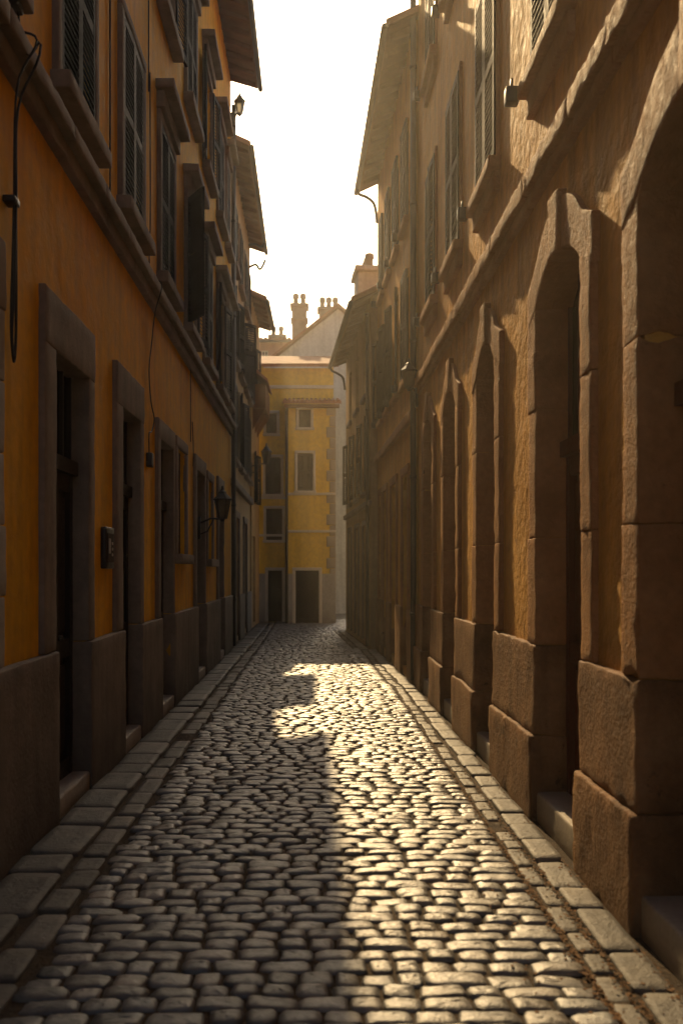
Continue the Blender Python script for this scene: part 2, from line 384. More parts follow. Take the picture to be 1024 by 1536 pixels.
# ================================================================== RIGHT BUILDING 1 (arcaded ochre house)
B=Bld('arcaded_ochre_house'); fr=Fr(1.455,0,1.455,1,'R')
doorsR=[(0.5,1.5),(2.85,4.10),(4.96,5.99),(7.34,8.18),(9.36,10.24),(11.25,12.14)]
ops=[]; arches=[]
for a,b in doorsR:
    o=dict(a=a,b=b,z0=0.16,z1=3.48,rise=0.22,depth=0.22,k='arch'); ops.append(o); arches.append(o)
wins=[]
for c in (1.4,3.62,5.68,7.78,9.62,11.45):
    for z0,z1 in ((4.82,6.52),(7.75,9.4)):
        o=dict(a=c-0.44,b=c+0.44,z0=z0,z1=z1,depth=0.12); ops.append(o); wins.append(o)
body(B,fr,-2.5,13.0,11.6,7,'ochre_R',ops)
roof(B,fr,-2.5,13.0,11.6,0.35)
st=B.p('stone_surrounds','stone_R',True)
for o in arches:
    a,b=o['a'],o['b']; w=0.19; f=arc(o)
    near = a<9
    sg=0.045 if near else 0.1
    zc=[1.115,1.80,2.62,3.262]
    for j in range(len(zc)-1):
        dw=(0.022,0.0,0.028)[j]
        for side in (0,1):
            dn=random.uniform(-0.003,0.003)
            ww=w+dw*(1 if (j+side)%2 else 0)
            if side==0: st.rbox(fr,a-ww,a+0.022,zc[j],zc[j+1]-0.003,-0.20,0.034+dn,sg,0.008,0.005)
            else: st.rbox(fr,b-0.022,b+ww,zc[j],zc[j+1]-0.003,-0.20,0.034+dn,sg,0.008,0.005)
    c=(a+b)/2; th=0.27
    def warp(x,z,n,f=f,a=a,b=b,c=c):
        k=min(1,abs(x-c)/((b-a)/2+0.19)); return (x,f(x)+z*(1-0.12*k*k),n)
    st.rbox(fr,a-w-0.03,c-0.112,-0.024,th,-0.20,0.037,sg,0.008,0.005,warp)
    st.rbox(fr,c+0.112,b+w+0.03,-0.024,th,-0.20,0.037,sg,0.008,0.005,warp)
    st.rbox(fr,c-0.11,c+0.11,-0.038,th+0.05,-0.20,0.055,sg,0.010,0.005,warp)
    door(B,fr,dict(a=a,b=b,z0=0.16,z1=3.5),0.21,'door_red',True)
    sp=B.p('door_steps','stone_step',True)
    sp.rbox(fr,a-0.0,b+0.0,-0.05,0.175,-0.22,0.03,0.1,0.02,0.003)
pl=B.p('plinth_blocks','plinth_R',True)
edges=[-2.5]+[e for d in doorsR for e in d]+[13.0]
for i in range(0,len(edges),2):
    a,b=edges[i],edges[i+1]; sg=0.05 if a<8 else 0.1
    pl.rbox(fr,a-0.024,b+0.024,0.53,1.11,-0.20,0.045,sg,0.012,0.006)
    pl.rbox(fr,a-0.032,b+0.032,-0.06,0.526,-0.205,0.070,sg,0.016,0.007)
co=B.p('string_course','stone_R',True)
x=-2.5
while x<12.95:
    l=min(random.uniform(0.7,1.1),13.0-x); sg=0.045 if x<8 else 0.09
    co.rbox(fr,x,x+l-0.004,4.06,4.19,-0.03,0.08+random.uniform(-0.005,0.005),sg,0.014,0.008)
    co.rbox(fr,x,x+l-0.004,3.98,4.058,-0.03,0.045,sg,0.012,0.006)
    x+=l
for o in wins:
    shutters_closed(B,fr,o,'shutterR',0.02,random.uniform(0.0,0.05))
    surround(B,fr,o,0.055,0.025,'stone_R',seg=0.15)
    sl=B.p('window_sills','stone_R',True)
    a,b=o['a'],o['b']
    sl.rbox(fr,a-0.10,b+0.10,o['z0']-0.10,o['z0']-0.003,-0.02,0.10,0.08,0.012,0.003)
    sl.rbox(fr,a-0.06,b+0.06,o['z0']-0.25,o['z0']-0.104,-0.02,0.05,0.08,0.012,0.003)
    dog(B,fr,b+0.19,o['z0']-0.02)
B.make()

# ================================================================== RIGHT BUILDING 2
B=Bld('ochre_townhouse'); fr=Fr(1.40,13.03,1.27,18.5,'R',13.03)
ops=[];W2=[];D2=[]
for a,b in ((13.6,14.3),(15.1,15.9),(16.6,17.2),(17.6,18.1)):
    o=dict(a=a,b=b,z0=0.12,z1=3.0,rise=0.2,depth=0.25); ops.append(o); D2.append(o)
for c in (13.95,15.2,16.4,17.6):
    for z0,z1 in ((4.4,6.0),(6.75,8.2)):
        o=dict(a=c-0.33,b=c+0.33,z0=z0,z1=z1,depth=0.14); ops.append(o); W2.append(o)
body(B,fr,13.03,18.5,9.25,7,'ochre_R',ops)
roof(B,fr,13.03,18.5,9.1,0.36,pitch=25)
for o in D2:
    door(B,fr,o,0.24,'door',False); surround(B,fr,dict(o,z0=1.02),0.13,0.03,'stone_R','stone_surrounds')
pl=B.p('plinth_blocks','plinth_R',True)
ed=[13.03]+[e for d in D2 for e in (d['a'],d['b'])]+[18.5]
for i in range(0,len(ed),2): pl.rbox(fr,ed[i],ed[i+1],-0.06,1.02,-0.2,0.04,0.12,0.02,0.004)
B.p('string_course','stone_R',True).rbox(fr,13.03,18.5,3.68,3.82,-0.03,0.07,0.12,0.02,0.005)
for i,o in enumerate(W2):
    if i in (2,4,6): glazing(B,fr,o,0.12); shutters_open(B,fr,o,'shutter',(3.05,2.95))
    else: shutters_closed(B,fr,o,'shutter')
    B.p('window_sills','stone_R',True).rbox(fr,o['a']-0.08,o['b']+0.08,o['z0']-0.1,o['z0']-0.003,-0.02,0.08,0.1,0.012,0.003)
    dog(B,fr,o['b']+0.15,o['z0']-0.02)
B.make()

# ================================================================== RIGHT BUILDING 3
B=Bld('low_tan_house'); fr=Fr(1.14,18.55,0.84,24.2,'R',18.55)
ops=[];W3=[]
for a,b in ((19.2,19.9),(20.9,21.6),(22.6,23.3)):
    for z0,z1 in ((3.2,4.7),(5.2,6.4)):
        o=dict(a=a,b=b,z0=z0,z1=z1,depth=0.14); ops.append(o); W3.append(o)
    ops.append(dict(a=a,b=b,z0=0.1,z1=2.5,depth=0.2,k='d'))
body(B,fr,18.55,24.2,7.05,6,'tan',ops)
roof(B,fr,18.55,24.2,6.85,0.36,depth=6,pitch=26)
for o in ops:
    if o.get('k')=='d': door(B,fr,o,0.19,'door',False); surround(B,fr,o,0.12,0.03,'stone_L','stone_surrounds')
for i,o in enumerate(W3):
    if i%2==0: glazing(B,fr,o,0.12); shutters_open(B,fr,o,'shutter',(3.05,2.95))
    else: glazing(B,fr,o,0.12)
    B.p('window_sills','stone_L',True).rbox(fr,o['a']-0.08,o['b']+0.08,o['z0']-0.1,o['z0']-0.003,-0.02,0.07,0.1,0.012,0.003)
B.p('string_course','stone_L',True).rbox(fr,18.55,24.2,2.85,2.97,-0.03,0.07,0.15,0.02,0.004)
ch=B.p('chimney','white',True)
ch.rbox(fr,21.3,22.2,6.8,8.40,-0.60,-0.02,0.2,0.02,0.005)
ch.rbox(fr,21.22,22.28,8.40,8.52,-0.68,0.05,0.2,0.02,0.004)
cp=B.p('chimney_pots','brick',True)
for s_ in (21.45,21.75,22.05):
    p=fr.P(s_,8.51,-0.30); cp.lathe(p,[(0.09,0),(0.08,0.2),(0.11,0.22),(0.10,0.32),(0.06,0.34)],10)
B.make()

# ================================================================== LEFT BUILDING 1 (orange house)
B=Bld('orange_townhouse'); fr=Fr(-1.67,0,-1.67,1,'L')
dl=[(1.2,2.1),(5.92,6.80),(8.0,8.83),(9.99,10.9),(13.1,14.1),(16.2,17.0)]
ops=[];DL=[]
for a,b in dl:
    o=dict(a=a,b=b,z0=0.12,z1=3.0,depth=0.14); ops.append(o); DL.append(o)
gw=[dict(a=11.32,b=12.08,z0=1.78,z1=3.08,depth=0.2),dict(a=14.6,b=15.3,z0=1.75,z1=3.0,depth=0.2),dict(a=3.2,b=4.0,z0=1.78,z1=3.08,depth=0.2)]
ops+=gw
WL=[]
for i,c in enumerate((2.6,4.55,6.53,8.52,10.52,12.6,14.6,16.6,18.0)):
    hw=0.47 if c<18 else 0.3
    for z0,z1 in ((4.78,6.42),(7.75,9.3)):
        o=dict(a=c-hw,b=c+hw,z0=z0,z1=z1,depth=0.16,i=i,u=z0>7); ops.append(o); WL.append(o)
body(B,fr,-2.5,18.85,11.5,7,'orange_L',ops,pitch=20)
roof(B,fr,-2.5,18.85,11.35,0.54,pitch=20)
st=B.p('stone_surrounds','stone_L',True)
for o in DL:
    a,b=o['a'],o['b']; door(B,fr,o,0.13,'door')
    wn,wf=(0.25,0.17)
    if a>9: wn,wf=0.16,0.1
    st.rbox(fr,a-wn,a+0.012,1.075,3.0,-0.125,0.04,0.08,0.010,0.003)
    st.rbox(fr,b-0.012,b+wf,1.075,3.0,-0.125,0.04,0.08,0.010,0.003)
    st.rbox(fr,a-wn,b+wf,2.988,3.34 if a<9 else 3.2,-0.125,0.044,0.08,0.010,0.003)
    B.p('door_steps','stone_step',True).rbox(fr,a,b,-0.05,0.128,-0.14,0.045,0.1,0.02,0.003)
pl=B.p('plinth_blocks','stone_L',True)
ed=[-2.5]+[e for d in dl for e in d]+[18.85]
for i in range(0,len(ed),2):
    a,b=ed[i],ed[i+1]
    k=max(1,int(round((b-a)/1.3))); l=(b-a)/k
    for q in range(k):
        pl.rbox(fr,a+q*l+(0.002 if q else -0.014),a+(q+1)*l+(-0.002 if q<k-1 else 0.014),-0.06,1.07,-0.128,0.062,0.08 if a<10 else 0.14,0.012,0.004)
for o in gw:
    surround(B,fr,o,0.13,0.035,'stone_L','stone_surrounds',bottom=True,amp=0.003,seg=0.1); glazing(B,fr,o,0.17,'shutterB',2,2,'_dark')
    gi=B.p('window_grilles','iron')
    for k in range(1,6):
        x=o['a']+(o['b']-o['a'])*k/6; gi.box(fr,x-0.007,x+0.007,o['z0'],o['z1'],-0.05,-0.036)
co=B.p('string_course','stone_L',True); x=-2.5
while x<18.8:
    l=min(random.uniform(0.8,1.3),18.85-x); sg=0.08
    co.rbox(fr,x,x+l-0.004,4.39,4.50,-0.03,0.12,sg,0.016,0.004)
    co.rbox(fr,x,x+l-0.004,4.27,4.388,-0.03,0.065,sg,0.014,0.004); x+=l
for o in WL:
    i=o['i']; mt='shutter'
    if i in (5,7) and not o['u']:
        glazing(B,fr,o,0.14); shutters_open(B,fr,o,mt,(2.6 if i==5 else 3.0,2.95))
    elif i in (4,6) and o['u']:
        glazing(B,fr,o,0.14); shutters_open(B,fr,o,mt,(3.05,3.0))
    else: shutters_closed(B,fr,o,'shutterB' if i==3 else 'shutter',0.02,0.02)
    surround(B,fr,o,0.10,0.045,'stone_L')
    sl=B.p('window_sills','stone_L',True); a,b=o['a'],o['b']
    sl.rbox(fr,a-0.14,b+0.14,o['z0']-0.12,o['z0']-0.003,-0.02,0.13,0.1,0.012,0.003)
    if i>=4:
        sl.rbox(fr,a-0.18,b+0.18,o['z1']+0.28,o['z1']+0.38,-0.02,0.20,0.12,0.012,0.003)
        sl.rbox(fr,a-0.12,b+0.12,o['z1']+0.104,o['z1']+0.276,-0.02,0.09,0.12,0.012,0.003)
qn=B.p('corner_quoins','quoin',True); z=1.075
while z<3.3:
    h=0.38; l=random.choice((0.0,0.0,0.02)); qn.rbox(fr,4.30,4.97+l,z,z+h-0.006,-0.03,0.03,0.09,0.010,0.003); z+=h
B.make()

# ================================================================== LEFT BUILDING 2
B=Bld('tall_shuttered_house'); fr=Fr(-1.68,18.9,-1.70,25.0,'L',18.9)
ops=[];W=[]
for c in (19.9,21.5,23.2,24.5):
    hw=0.42 if c<24 else 0.3
    for z0,z1 in ((3.9,5.5),(6.0,7.4),(8.0,9.3)):
        o=dict(a=c-hw,b=c+hw,z0=z0,z1=z1,depth=0.15); ops.append(o); W.append(o)
for a,b in ((20,20.9),(22.5,23.4)): ops.append(dict(a=a,b=b,z0=0.1,z1=2.7,depth=0.22,k='d'))
body(B,fr,18.9,25.0,10.3,7,'tan',ops)
roof(B,fr,18.9,25.0,10.1,0.38,pitch=24)
for o in ops:
    if o.get('k')=='d': door(B,fr,o,0.21,'door',False); surround(B,fr,o,0.15,0.04,'stone_L','stone_surrounds')
for i,o in enumerate(W):
    if i%3==1 or i==3: glazing(B,fr,o,0.13); shutters_open(B,fr,o,'shutter',(3.0,2.4 if i==4 else 2.9))
    else: shutters_closed(B,fr,o,'shutter')
    surround(B,fr,o,0.08,0.03,'stone_L')
    B.p('window_sills','stone_L',True).rbox(fr,o['a']-0.1,o['b']+0.1,o['z0']-0.1,o['z0']-0.003,-0.02,0.11,0.15,0.012,0.003)
B.p('string_course','stone_L',True).rbox(fr,18.9,25.0,3.3,3.45,-0.03,0.1,0.15,0.02,0.004)
for a,b in ((18.9,19.95),(20.95,22.45),(23.45,25.0)):
    B.p('plinth_blocks','stone_L',True).rbox(fr,a,b,-0.05,1.0,-0.1,0.05,0.2,0.02,0.004)
B.make()

# ================================================================== LEFT BUILDING 3
B=Bld('narrow_tan_house'); fr=Fr(-1.66,25.05,-1.62,27.9,'L',25.05)
ops=[dict(a=25.6,b=26.3,z0=3.4,z1=4.8,depth=0.15),dict(a=25.6,b=26.3,z0=6.6,z1=7.8,depth=0.15),dict(a=25.5,b=26.4,z0=0.1,z1=2.5,depth=0.2)]
body(B,fr,25.05,27.9,8.95,6,'tan',ops)
roof(B,fr,25.05,27.9,8.75,0.38,depth=6,pitch=24)
for o in ops[:2]: glazing(B,fr,o,0.13); shutters_open(B,fr,o,'shutter',(3.0,2.9))
door(B,fr,ops[2],0.19,'door',False)
cn=B.p('canopy_tiles','tile'); cw=B.p('canopy_timber','wood')
a,b=25.2,27.2
pts=[fr.P(x,z,n) for x in (a,b) for n,z in ((0,7.0),(0.42,6.65),(0.42,6.73),(0,7.1))]
cn.add(pts,[(0,1,2,3),(4,5,6,7),(0,1,5,4),(1,2,6,5),(2,3,7,6),(3,0,4,7)])
cw.box(fr,a+0.05,b-0.05,5.95,6.6,0.0,0.36)
for x in (a+0.2,(a+b)/2,b-0.2):
    pts=[fr.P(x+dx,z,n) for dx in (0,0.08) for n,z in ((0,5.4),(0.34,5.95),(0,5.95))]
    cw.add(pts,[(0,1,2),(3,4,5),(0,1,4,3),(1,2,5,4),(2,0,3,5)])
B.make()

# ================================================================== END BUILDINGS
def X(px,d): return (px-470)*d/1400
def Z(py,d): return 1.6+(853-py)*d/1400
B=Bld('yellow_house'); d=28.0; fr=Fr(0,d,1,d,'L')
ops=[]
def wop(B,fr,d,x0,x1,y0,y1,ops,k='w',dep=0.12):
    o=dict(a=X(x0,d),b=X(x1,d),z0=Z(y1,d),z1=Z(y0,d),depth=dep,k=k); ops.append(o); return o
wop(B,fr,d,398,421,686,741,ops); wop(B,fr,d,399,423,763,810,ops); wop(B,fr,d,399,415,620,650,ops)
o=wop(B,fr,d,402,423,856,935,ops,'d'); o['z0']=0.0
body(B,fr,X(385,d),X(500,d),Z(552,d),7,'yellow',ops,pitch=16)
d2=27.3; fr2=Fr(0,d2,1,d2,'L'); ops2=[]
wop(B,fr2,d2,446,469,680,736,ops2); wop(B,fr2,d2,448,466,614,641,ops2)
o=wop(B,fr2,d2,443,478,856,935,ops2,'d'); o['z0']=0.0
w=B.p('walls','yellow')
xa,xb=X(432,d2),X(502,d2)
sheet(w,fr2,xa,xb,-0.05,Z(602,d2),ops2)
for x in (xa,xb): w.quad(fr2,[(x,-0.05,0),(x,-0.05,-5),(x,Z(602,d2)+0.5,-5),(x,Z(602,d2),0)])
for f_,oo in ((fr,ops),(fr2,ops2)):
    for o in oo:
        if o['k']=='w':
            m=B.p('closed_shutters','shutterB'); a,b=o['a'],o['b']; c=(a+b)/2
            leaf(m,f_,a+0.005,-0.06,c-a-0.01,o['z0'],o['z1'],0,1); leaf(m,f_,b-0.005,-0.06,c-a-0.01,o['z0'],o['z1'],0,-1)
            B.p('shutter_backing','door').quad(f_,[(a,o['z0'],-0.1),(b,o['z0'],-0.1),(b,o['z1'],-0.1),(a,o['z1'],-0.1)])
            surround(B,f_,o,0.08,0.03,'frame',bottom=False)
            B.p('window_surrounds','frame',True).rbox(f_,a-0.1,b+0.1,o['z0']-0.08,o['z0']-0.002,-0.02,0.06,0.15,0.01,0.002)
        else:
            door(B,f_,o,0.11,'door',False); surround(B,f_,o,0.09,0.03,'frame','door_surrounds')
gb=B.p('grey_base','grey_base')
def base(fr_,a,b,ops_,h):
    ed=[a]+sorted(e for o in ops_ if o['k']=='d' for e in (o['a']-0.09,o['b']+0.09))+[b]
    for i in range(0,len(ed),2): gb.box(fr_,ed[i],ed[i+1],-0.04,h,0.0,0.022)
base(fr,X(385,28),X(431,28),ops,1.45); base(fr2,xa,xb+0.02,ops2,1.45)
bd=B.p('string_bands','frame',True)
for py in (741,797):
    bd.rbox(fr2,xa,xb+0.03,Z(py,d2)-0.035,Z(py,d2)+0.035,-0.01,0.04,0.3,0.012,0.002)
    bd.rbox(fr,X(385,28),X(431,28),Z(py+6,28)-0.035,Z(py+6,28)+0.035,-0.01,0.035,0.3,0.012,0.002)
bd.rbox(fr,X(385,28),X(500,28)+0.03,Z(583,28),Z(578,28),-0.01,0.06,0.3,0.015,0.002)
q=B.p('corner_quoins','quoin',True); z=0.0; k=0
while z<Z(606,d2)-0.3:
    l=0.24 if k%2 else 0.15
    q.rbox(fr2,xb-l,xb+0.03,z,z+0.31,-0.3,0.02,0.2,0.015,0.003); z+=0.32;k+=1
rt=B.p('roof_tiles','tile'); ze=Z(608,d2)
pts=[fr2.P(x,z,n) for x in (xa-0.15,xb+0.18) for n,z in ((0.3,ze),(-0.75,ze+0.24),(-0.75,ze+0.31),(0.3,ze+0.07))]
rt.add(pts,[(0,1,2,3),(4,5,6,7),(0,1,5,4),(1,2,6,5),(2,3,7,6),(3,0,4,7)])
x=xa-0.1
while x<xb+0.15:
    rt.tube([fr2.P(x,ze+0.07,0.32),fr2.P(x,ze+0.31,-0.72)],0.045,8); x+=0.13
B.p('eave_boards','wood').box(fr2,xa-0.1,xb+0.13,ze-0.08,ze-0.003,0.0,0.24)
t=math.tan(R(16)); zt=Z(552,28)
pts=[fr.P(x,z,n) for x in (X(385,28)-0.1,X(500,28)+0.15) for n,z in ((0.2,zt),(-3.5,zt+3.7*t),(-3.5,zt+3.7*t+0.1),(0.2,zt+0.1))]
rt.add(pts,[(0,1,2,3),(4,5,6,7),(0,1,5,4),(1,2,6,5),(2,3,7,6),(3,0,4,7)])
dp=B.p('drainpipe','zinc',True); xx=xa-0.04
dp.tube([(xx,d2-0.02,Z(612,d2)),(xx,d2-0.02,0.0)],0.045,10)
B.make()

B=Bld('pale_gabled_house'); d=34.0; fr=Fr(0,d,1,d,'L')
w=B.p('walls','white')
sil=[(X(395,d),-0.05),(X(524,d),-0.05),(X(524,d),Z(478,d)),(X(507,d),Z(463,d)),(X(410,d),Z(540,d)),(X(395,d),Z(545,d))]
n=len(sil); pts=[fr.P(x,z,0) for x,z in sil]+[fr.P(x,z,-6) for x,z in sil]
w.add(pts,[tuple(range(n)),tuple(range(n,2*n))]+[(i,(i+1)%n,n+(i+1)%n,n+i) for i in range(n)])
rt=B.p('roof_tiles','tile')
for (xa_,za_),(xb_,zb_) in (((X(392,d),Z(552,d)),(X(507,d),Z(461,d))),((X(507,d),Z(461,d)),(X(530,d),Z(481,d)))):
    pts=[fr.P(x,z,nn) for nn in (0.2,-6.2) for x,z in ((xa_,za_+0.02),(xb_,zb_+0.02),(xb_,zb_+0.12),(xa_,za_+0.12))]
    rt.add(pts,[(0,1,2,3),(4,5,6,7),(0,1,5,4),(1,2,6,5),(2,3,7,6),(3,0,4,7)])
def chimney(B,fr,cx,w_,z0,z1,n0,dep,pots,mat='white'):
    c=B.p('chimney_'+mat,mat,True)
    c.rbox(fr,cx-w_/2,cx+w_/2,z0,z1,n0-dep,n0,0.3,0.02,0.004)
    c.rbox(fr,cx-w_/2-0.07,cx+w_/2+0.07,z1,z1+0.12,n0-dep-0.07,n0+0.07,0.3,0.02,0.004)
    c.rbox(fr,cx-w_/2-0.05,cx+w_/2+0.05,z1-0.5,z1-0.42,n0-dep-0.05,n0+0.05,0.3,0.02,0.004)
    pp=B.p('chimney_pots','brick',True)
    for i in range(pots):
        p=fr.P(cx-w_/2+w_*(i+0.5)/pots,z1+0.12,n0-dep/2); pp.lathe(p,[(0.10,0),(0.085,0.25),(0.12,0.28),(0.11,0.42),(0.07,0.45)],10)
chimney(B,fr,X(449,35.2),0.55,Z(530,d),Z(463,35.2),-0.9,0.6,2,'brick')
chimney(B,fr,X(493,36.2),0.75,Z(500,d),Z(468,36.2),-1.9,0.6,3,'brick')
B.make()
B=Bld('pink_tiled_house'); d=40.0; fr=Fr(0,d,1,d,'L')
body(B,fr,X(330,d),X(432,d),Z(512,d),7,'pink',[dict(a=X(392,d),b=X(402,d),z0=Z(545,d),z1=Z(525,d),depth=0.15)],pitch=14)
glazing(B,fr,dict(a=X(392,d),b=X(402,d),z0=Z(545,d),z1=Z(525,d)),0.13)
roof(B,fr,X(330,d),X(432,d),Z(515,d),0.4,pitch=12,rafters=False)
chimney(B,fr,X(412,d),0.7,Z(505,d),Z(484,d),-2.5,0.6,2,'brick')
B.make()

# ================================================================== STREET
def XR(d):
    if d<12.9: return 1.38
    if d<18.5: return 1.35+(1.225-1.35)*(d-12.9)/5.6
    if d<24.2: return 1.09+(0.80-1.09)*(d-18.5)/5.7
    return 0.8+(d-24.2)*1.2
def XL(d): return -1.605
class Stones:
    def __init__(s): s.V=[];s.F=[];s.C=[];s.n=0
    def add(s,cx,cy,a,b,rot,p=3.4,h=0.02,K=14,z=0.0,tilt=0.03,col=None,flat=False):
        th=(np.arange(K)+0.5)*2*math.pi/K
        c,sn=np.cos(th),np.sin(th)
        ox=np.sign(c)*np.abs(c)**(2/p); oy=np.sign(sn)*np.abs(sn)**(2/p)
        k_=0.35 if flat else 1.0
        wob=1+k_*(0.03*np.sin(th*2+random.uniform(0,6))+0.035*np.sin(th*3+random.uniform(0,6))+0.03*np.sin(th*5+random.uniform(0,6)))
        ox=ox*wob*a; oy=oy*wob*b
        if flat:
            rr=[1.0,1.0,0.985,0.95,0.6,0.3]; zz=[-0.06,-h*1.3,-h*0.1,h*0.8,h,h]; nz=0.0005
        else:
            rr=[1.0,1.0,0.96,0.86,0.6,0.3]; zz=[-0.06,-h*1.3,-h*0.3,h*0.35,h*0.85,h*0.98]; nz=0.0015
        tx,ty=random.gauss(0,tilt),random.gauss(0,tilt)
        px=np.concatenate([ox*r for r in rr]+[[0.0]]); py=np.concatenate([oy*r for r in rr]+[[0.0]])
        pz=np.concatenate([np.full(K,q) for q in zz]+[[h]])
        pz=pz+px*tx+py*ty+np.random.normal(0,nz,len(px))
        cr,sr=math.cos(rot),math.sin(rot)
        s.V.append(np.stack([cx+px*cr-py*sr,cy+px*sr+py*cr,pz+z],1))
        n=len(rr); o=s.n
        for i in range(n-1):
            for k in range(K):
                k2=(k+1)%K; s.F.append((o+i*K+k,o+i*K+k2,o+(i+1)*K+k2,o+(i+1)*K+k))
        top=o+n*K
        for k in range(K): s.F.append((o+(n-1)*K+k,o+(n-1)*K+(k+1)%K,top))
        v=random.uniform(0.55,1.25); w_=random.uniform(-0.06,0.08)
        cc=col or (v*(1+w_),v,v*(1-w_))
        s.C.append(np.tile(np.array([*cc,1.0]),(n*K+1,1))); s.n+=n*K+1
    def make(s,name,mat):
        V=np.concatenate(s.V); me=bpy.data.meshes.new(name); me.from_pydata(V.tolist(),[],s.F); me.update()
        at=me.color_attributes.new('tint','FLOAT_COLOR','POINT'); at.data.foreach_set('color',np.concatenate(s.C).ravel())
        me.materials.append(mat); me.shade_smooth()
        o=bpy.data.objects.new(name,me); scene.collection.objects.link(o); return o
def und(x,y): return 0.010*noise.noise(Vector((x*0.9,y*0.7,0)))+0.004*noise.noise(Vector((x*3,y*3,5)))
S=Stones(); y=1.6
while y<29.5:
    rowd=random.uniform(0.092,0.120)
    xl=XL(y)+0.50; xr=XR(y)-0.30
    x=xl+random.uniform(-0.03,0.03)
    while x<xr-0.05:
        wd=random.choice((random.uniform(0.10,0.15),random.uniform(0.17,0.25),random.uniform(0.13,0.20)))
        if xr-(x+wd)<0.08: wd=xr-x
        cx=x+wd/2; arcy=0.05*(1-((cx-(xl+xr)/2)/1.1)**2)
        yy=y+arcy+0.015*noise.noise(Vector((cx*1.6,y*0.9,3)))+random.uniform(-0.005,0.005)
        g=random.uniform(0.002,0.005)
        S.add(cx,yy,wd/2-g,rowd/2-g*random.uniform(0.4,1.0)+0.001,random.gauss(0,0.035),random.uniform(3.4,6.0),random.uniform(0.006,0.011),
              z=und(cx,yy)+random.gauss(0,0.003),tilt=0.035,K=16 if y<12 else 10)
        x+=wd
    y+=rowd
S.make('cobblestone_street',M['cobble'])
S=Stones()
def strip(off0,off1,side,lmin,lmax,h,z,p=7,vr=(0.6,1.15)):
    y=1.0
    while y<27.2:
        l=random.uniform(lmin,lmax); e=(XL(y+l/2) if side<0 else XR(y+l/2))
        x0,x1=(e+off0,e+off1) if side<0 else (e-off1,e-off0)
        rot=0 if side<0 else (math.atan2(-(XR(y+l)-XR(y)),l) if abs(XR(y+l)-XR(y))<0.1 else 0)
        j=random.uniform(-0.014,0.014)
        v=random.uniform(*vr)
        S.add((x0+x1)/2+j,y+l/2,(x1-x0)/2-0.005,l/2-0.006,rot+random.gauss(0,0.018),p,h,K=28,z=z+random.gauss(0,0.004),tilt=0.014,col=(v*1.03,v,v*0.95),flat=True)
        y+=l
strip(0.0,0.30,-1,0.30,0.62,0.009,0.010,9)
strip(0.315,0.475,-1,0.22,0.45,0.009,-0.006,7)
strip(0.0,0.17,1,0.26,0.50,0.009,0.002,8)
strip(0.180,0.285,1,0.16,0.34,0.009,-0.010,6)
S.make('kerb_stones',M['kerb'])
bm=MB('street_bed',M['joint'],True); nx,ny=40,300
pts=[(-1.75+3.7*i/nx,1.0+28.6*j/ny,-0.010+und(-1.75+3.7*i/nx,1.0+28.6*j/ny)) for j in range(ny+1) for i in range(nx+1)]
bm.add(pts,[(j*(nx+1)+i,j*(nx+1)+i+1,(j+1)*(nx+1)+i+1,(j+1)*(nx+1)+i) for j in range(ny) for i in range(nx)]); bm.make()
g=MB('ground',M['ground']); g.add([(-400,-400,-0.045),(400,-400,-0.045),(400,800,-0.045),(-400,800,-0.045)],[(0,1,2,3)]); g.make()
lt=MB('leaf_litter',M['leaf'])
for i in range(4200):
    y=random.uniform(2.5,14); y=2.5+(y-2.5)*random.random()
    off=random.choice((0.29,0.29,0.175,0.01)); x=XR(y)-off-abs(random.gauss(0,0.022)) if random.random()<0.85 else XR(y)-random.uniform(0,0.6)
    s_=random.uniform(0.003,0.010); a=random.uniform(0,6.28); z=random.uniform(-0.002,0.008)+und(x,y)
    p=[(x+s_*math.cos(a+t),y+s_*math.sin(a+t)*1.3,z+random.uniform(0,0.006)) for t in (0,1.3,2.8,4.4)]
    lt.add(p,[(0,1,2,3)])
lt.make()

# ================================================================== STREET FURNITURE
def drain(name,x,y,z1,z0=0.02,r=0.045,dx=0):
    m=MB('pipe',M['zinc'],True)
    m.tube([(x,y,z1),(x,y,z0+0.25),(x+dx*0.3,y,z0+0.08),(x+dx,y,z0)],r,12)
    z=z0+0.9
    while z<z1:
        m.tube([(x,y,z),(x,y,z+0.05)],r*1.18,12); z+=1.9
    e=bpy.data.objects.new(name,None); scene.collection.objects.link(e); m.make(e); return e
drain('drainpipe',1.385,12.97,11.6,0.05,0.042)
drain('drainpipe',-1.60,18.72,10.9,0.05,0.045)
drain('drainpipe',1.075,18.62,6.7,0.05,0.035)

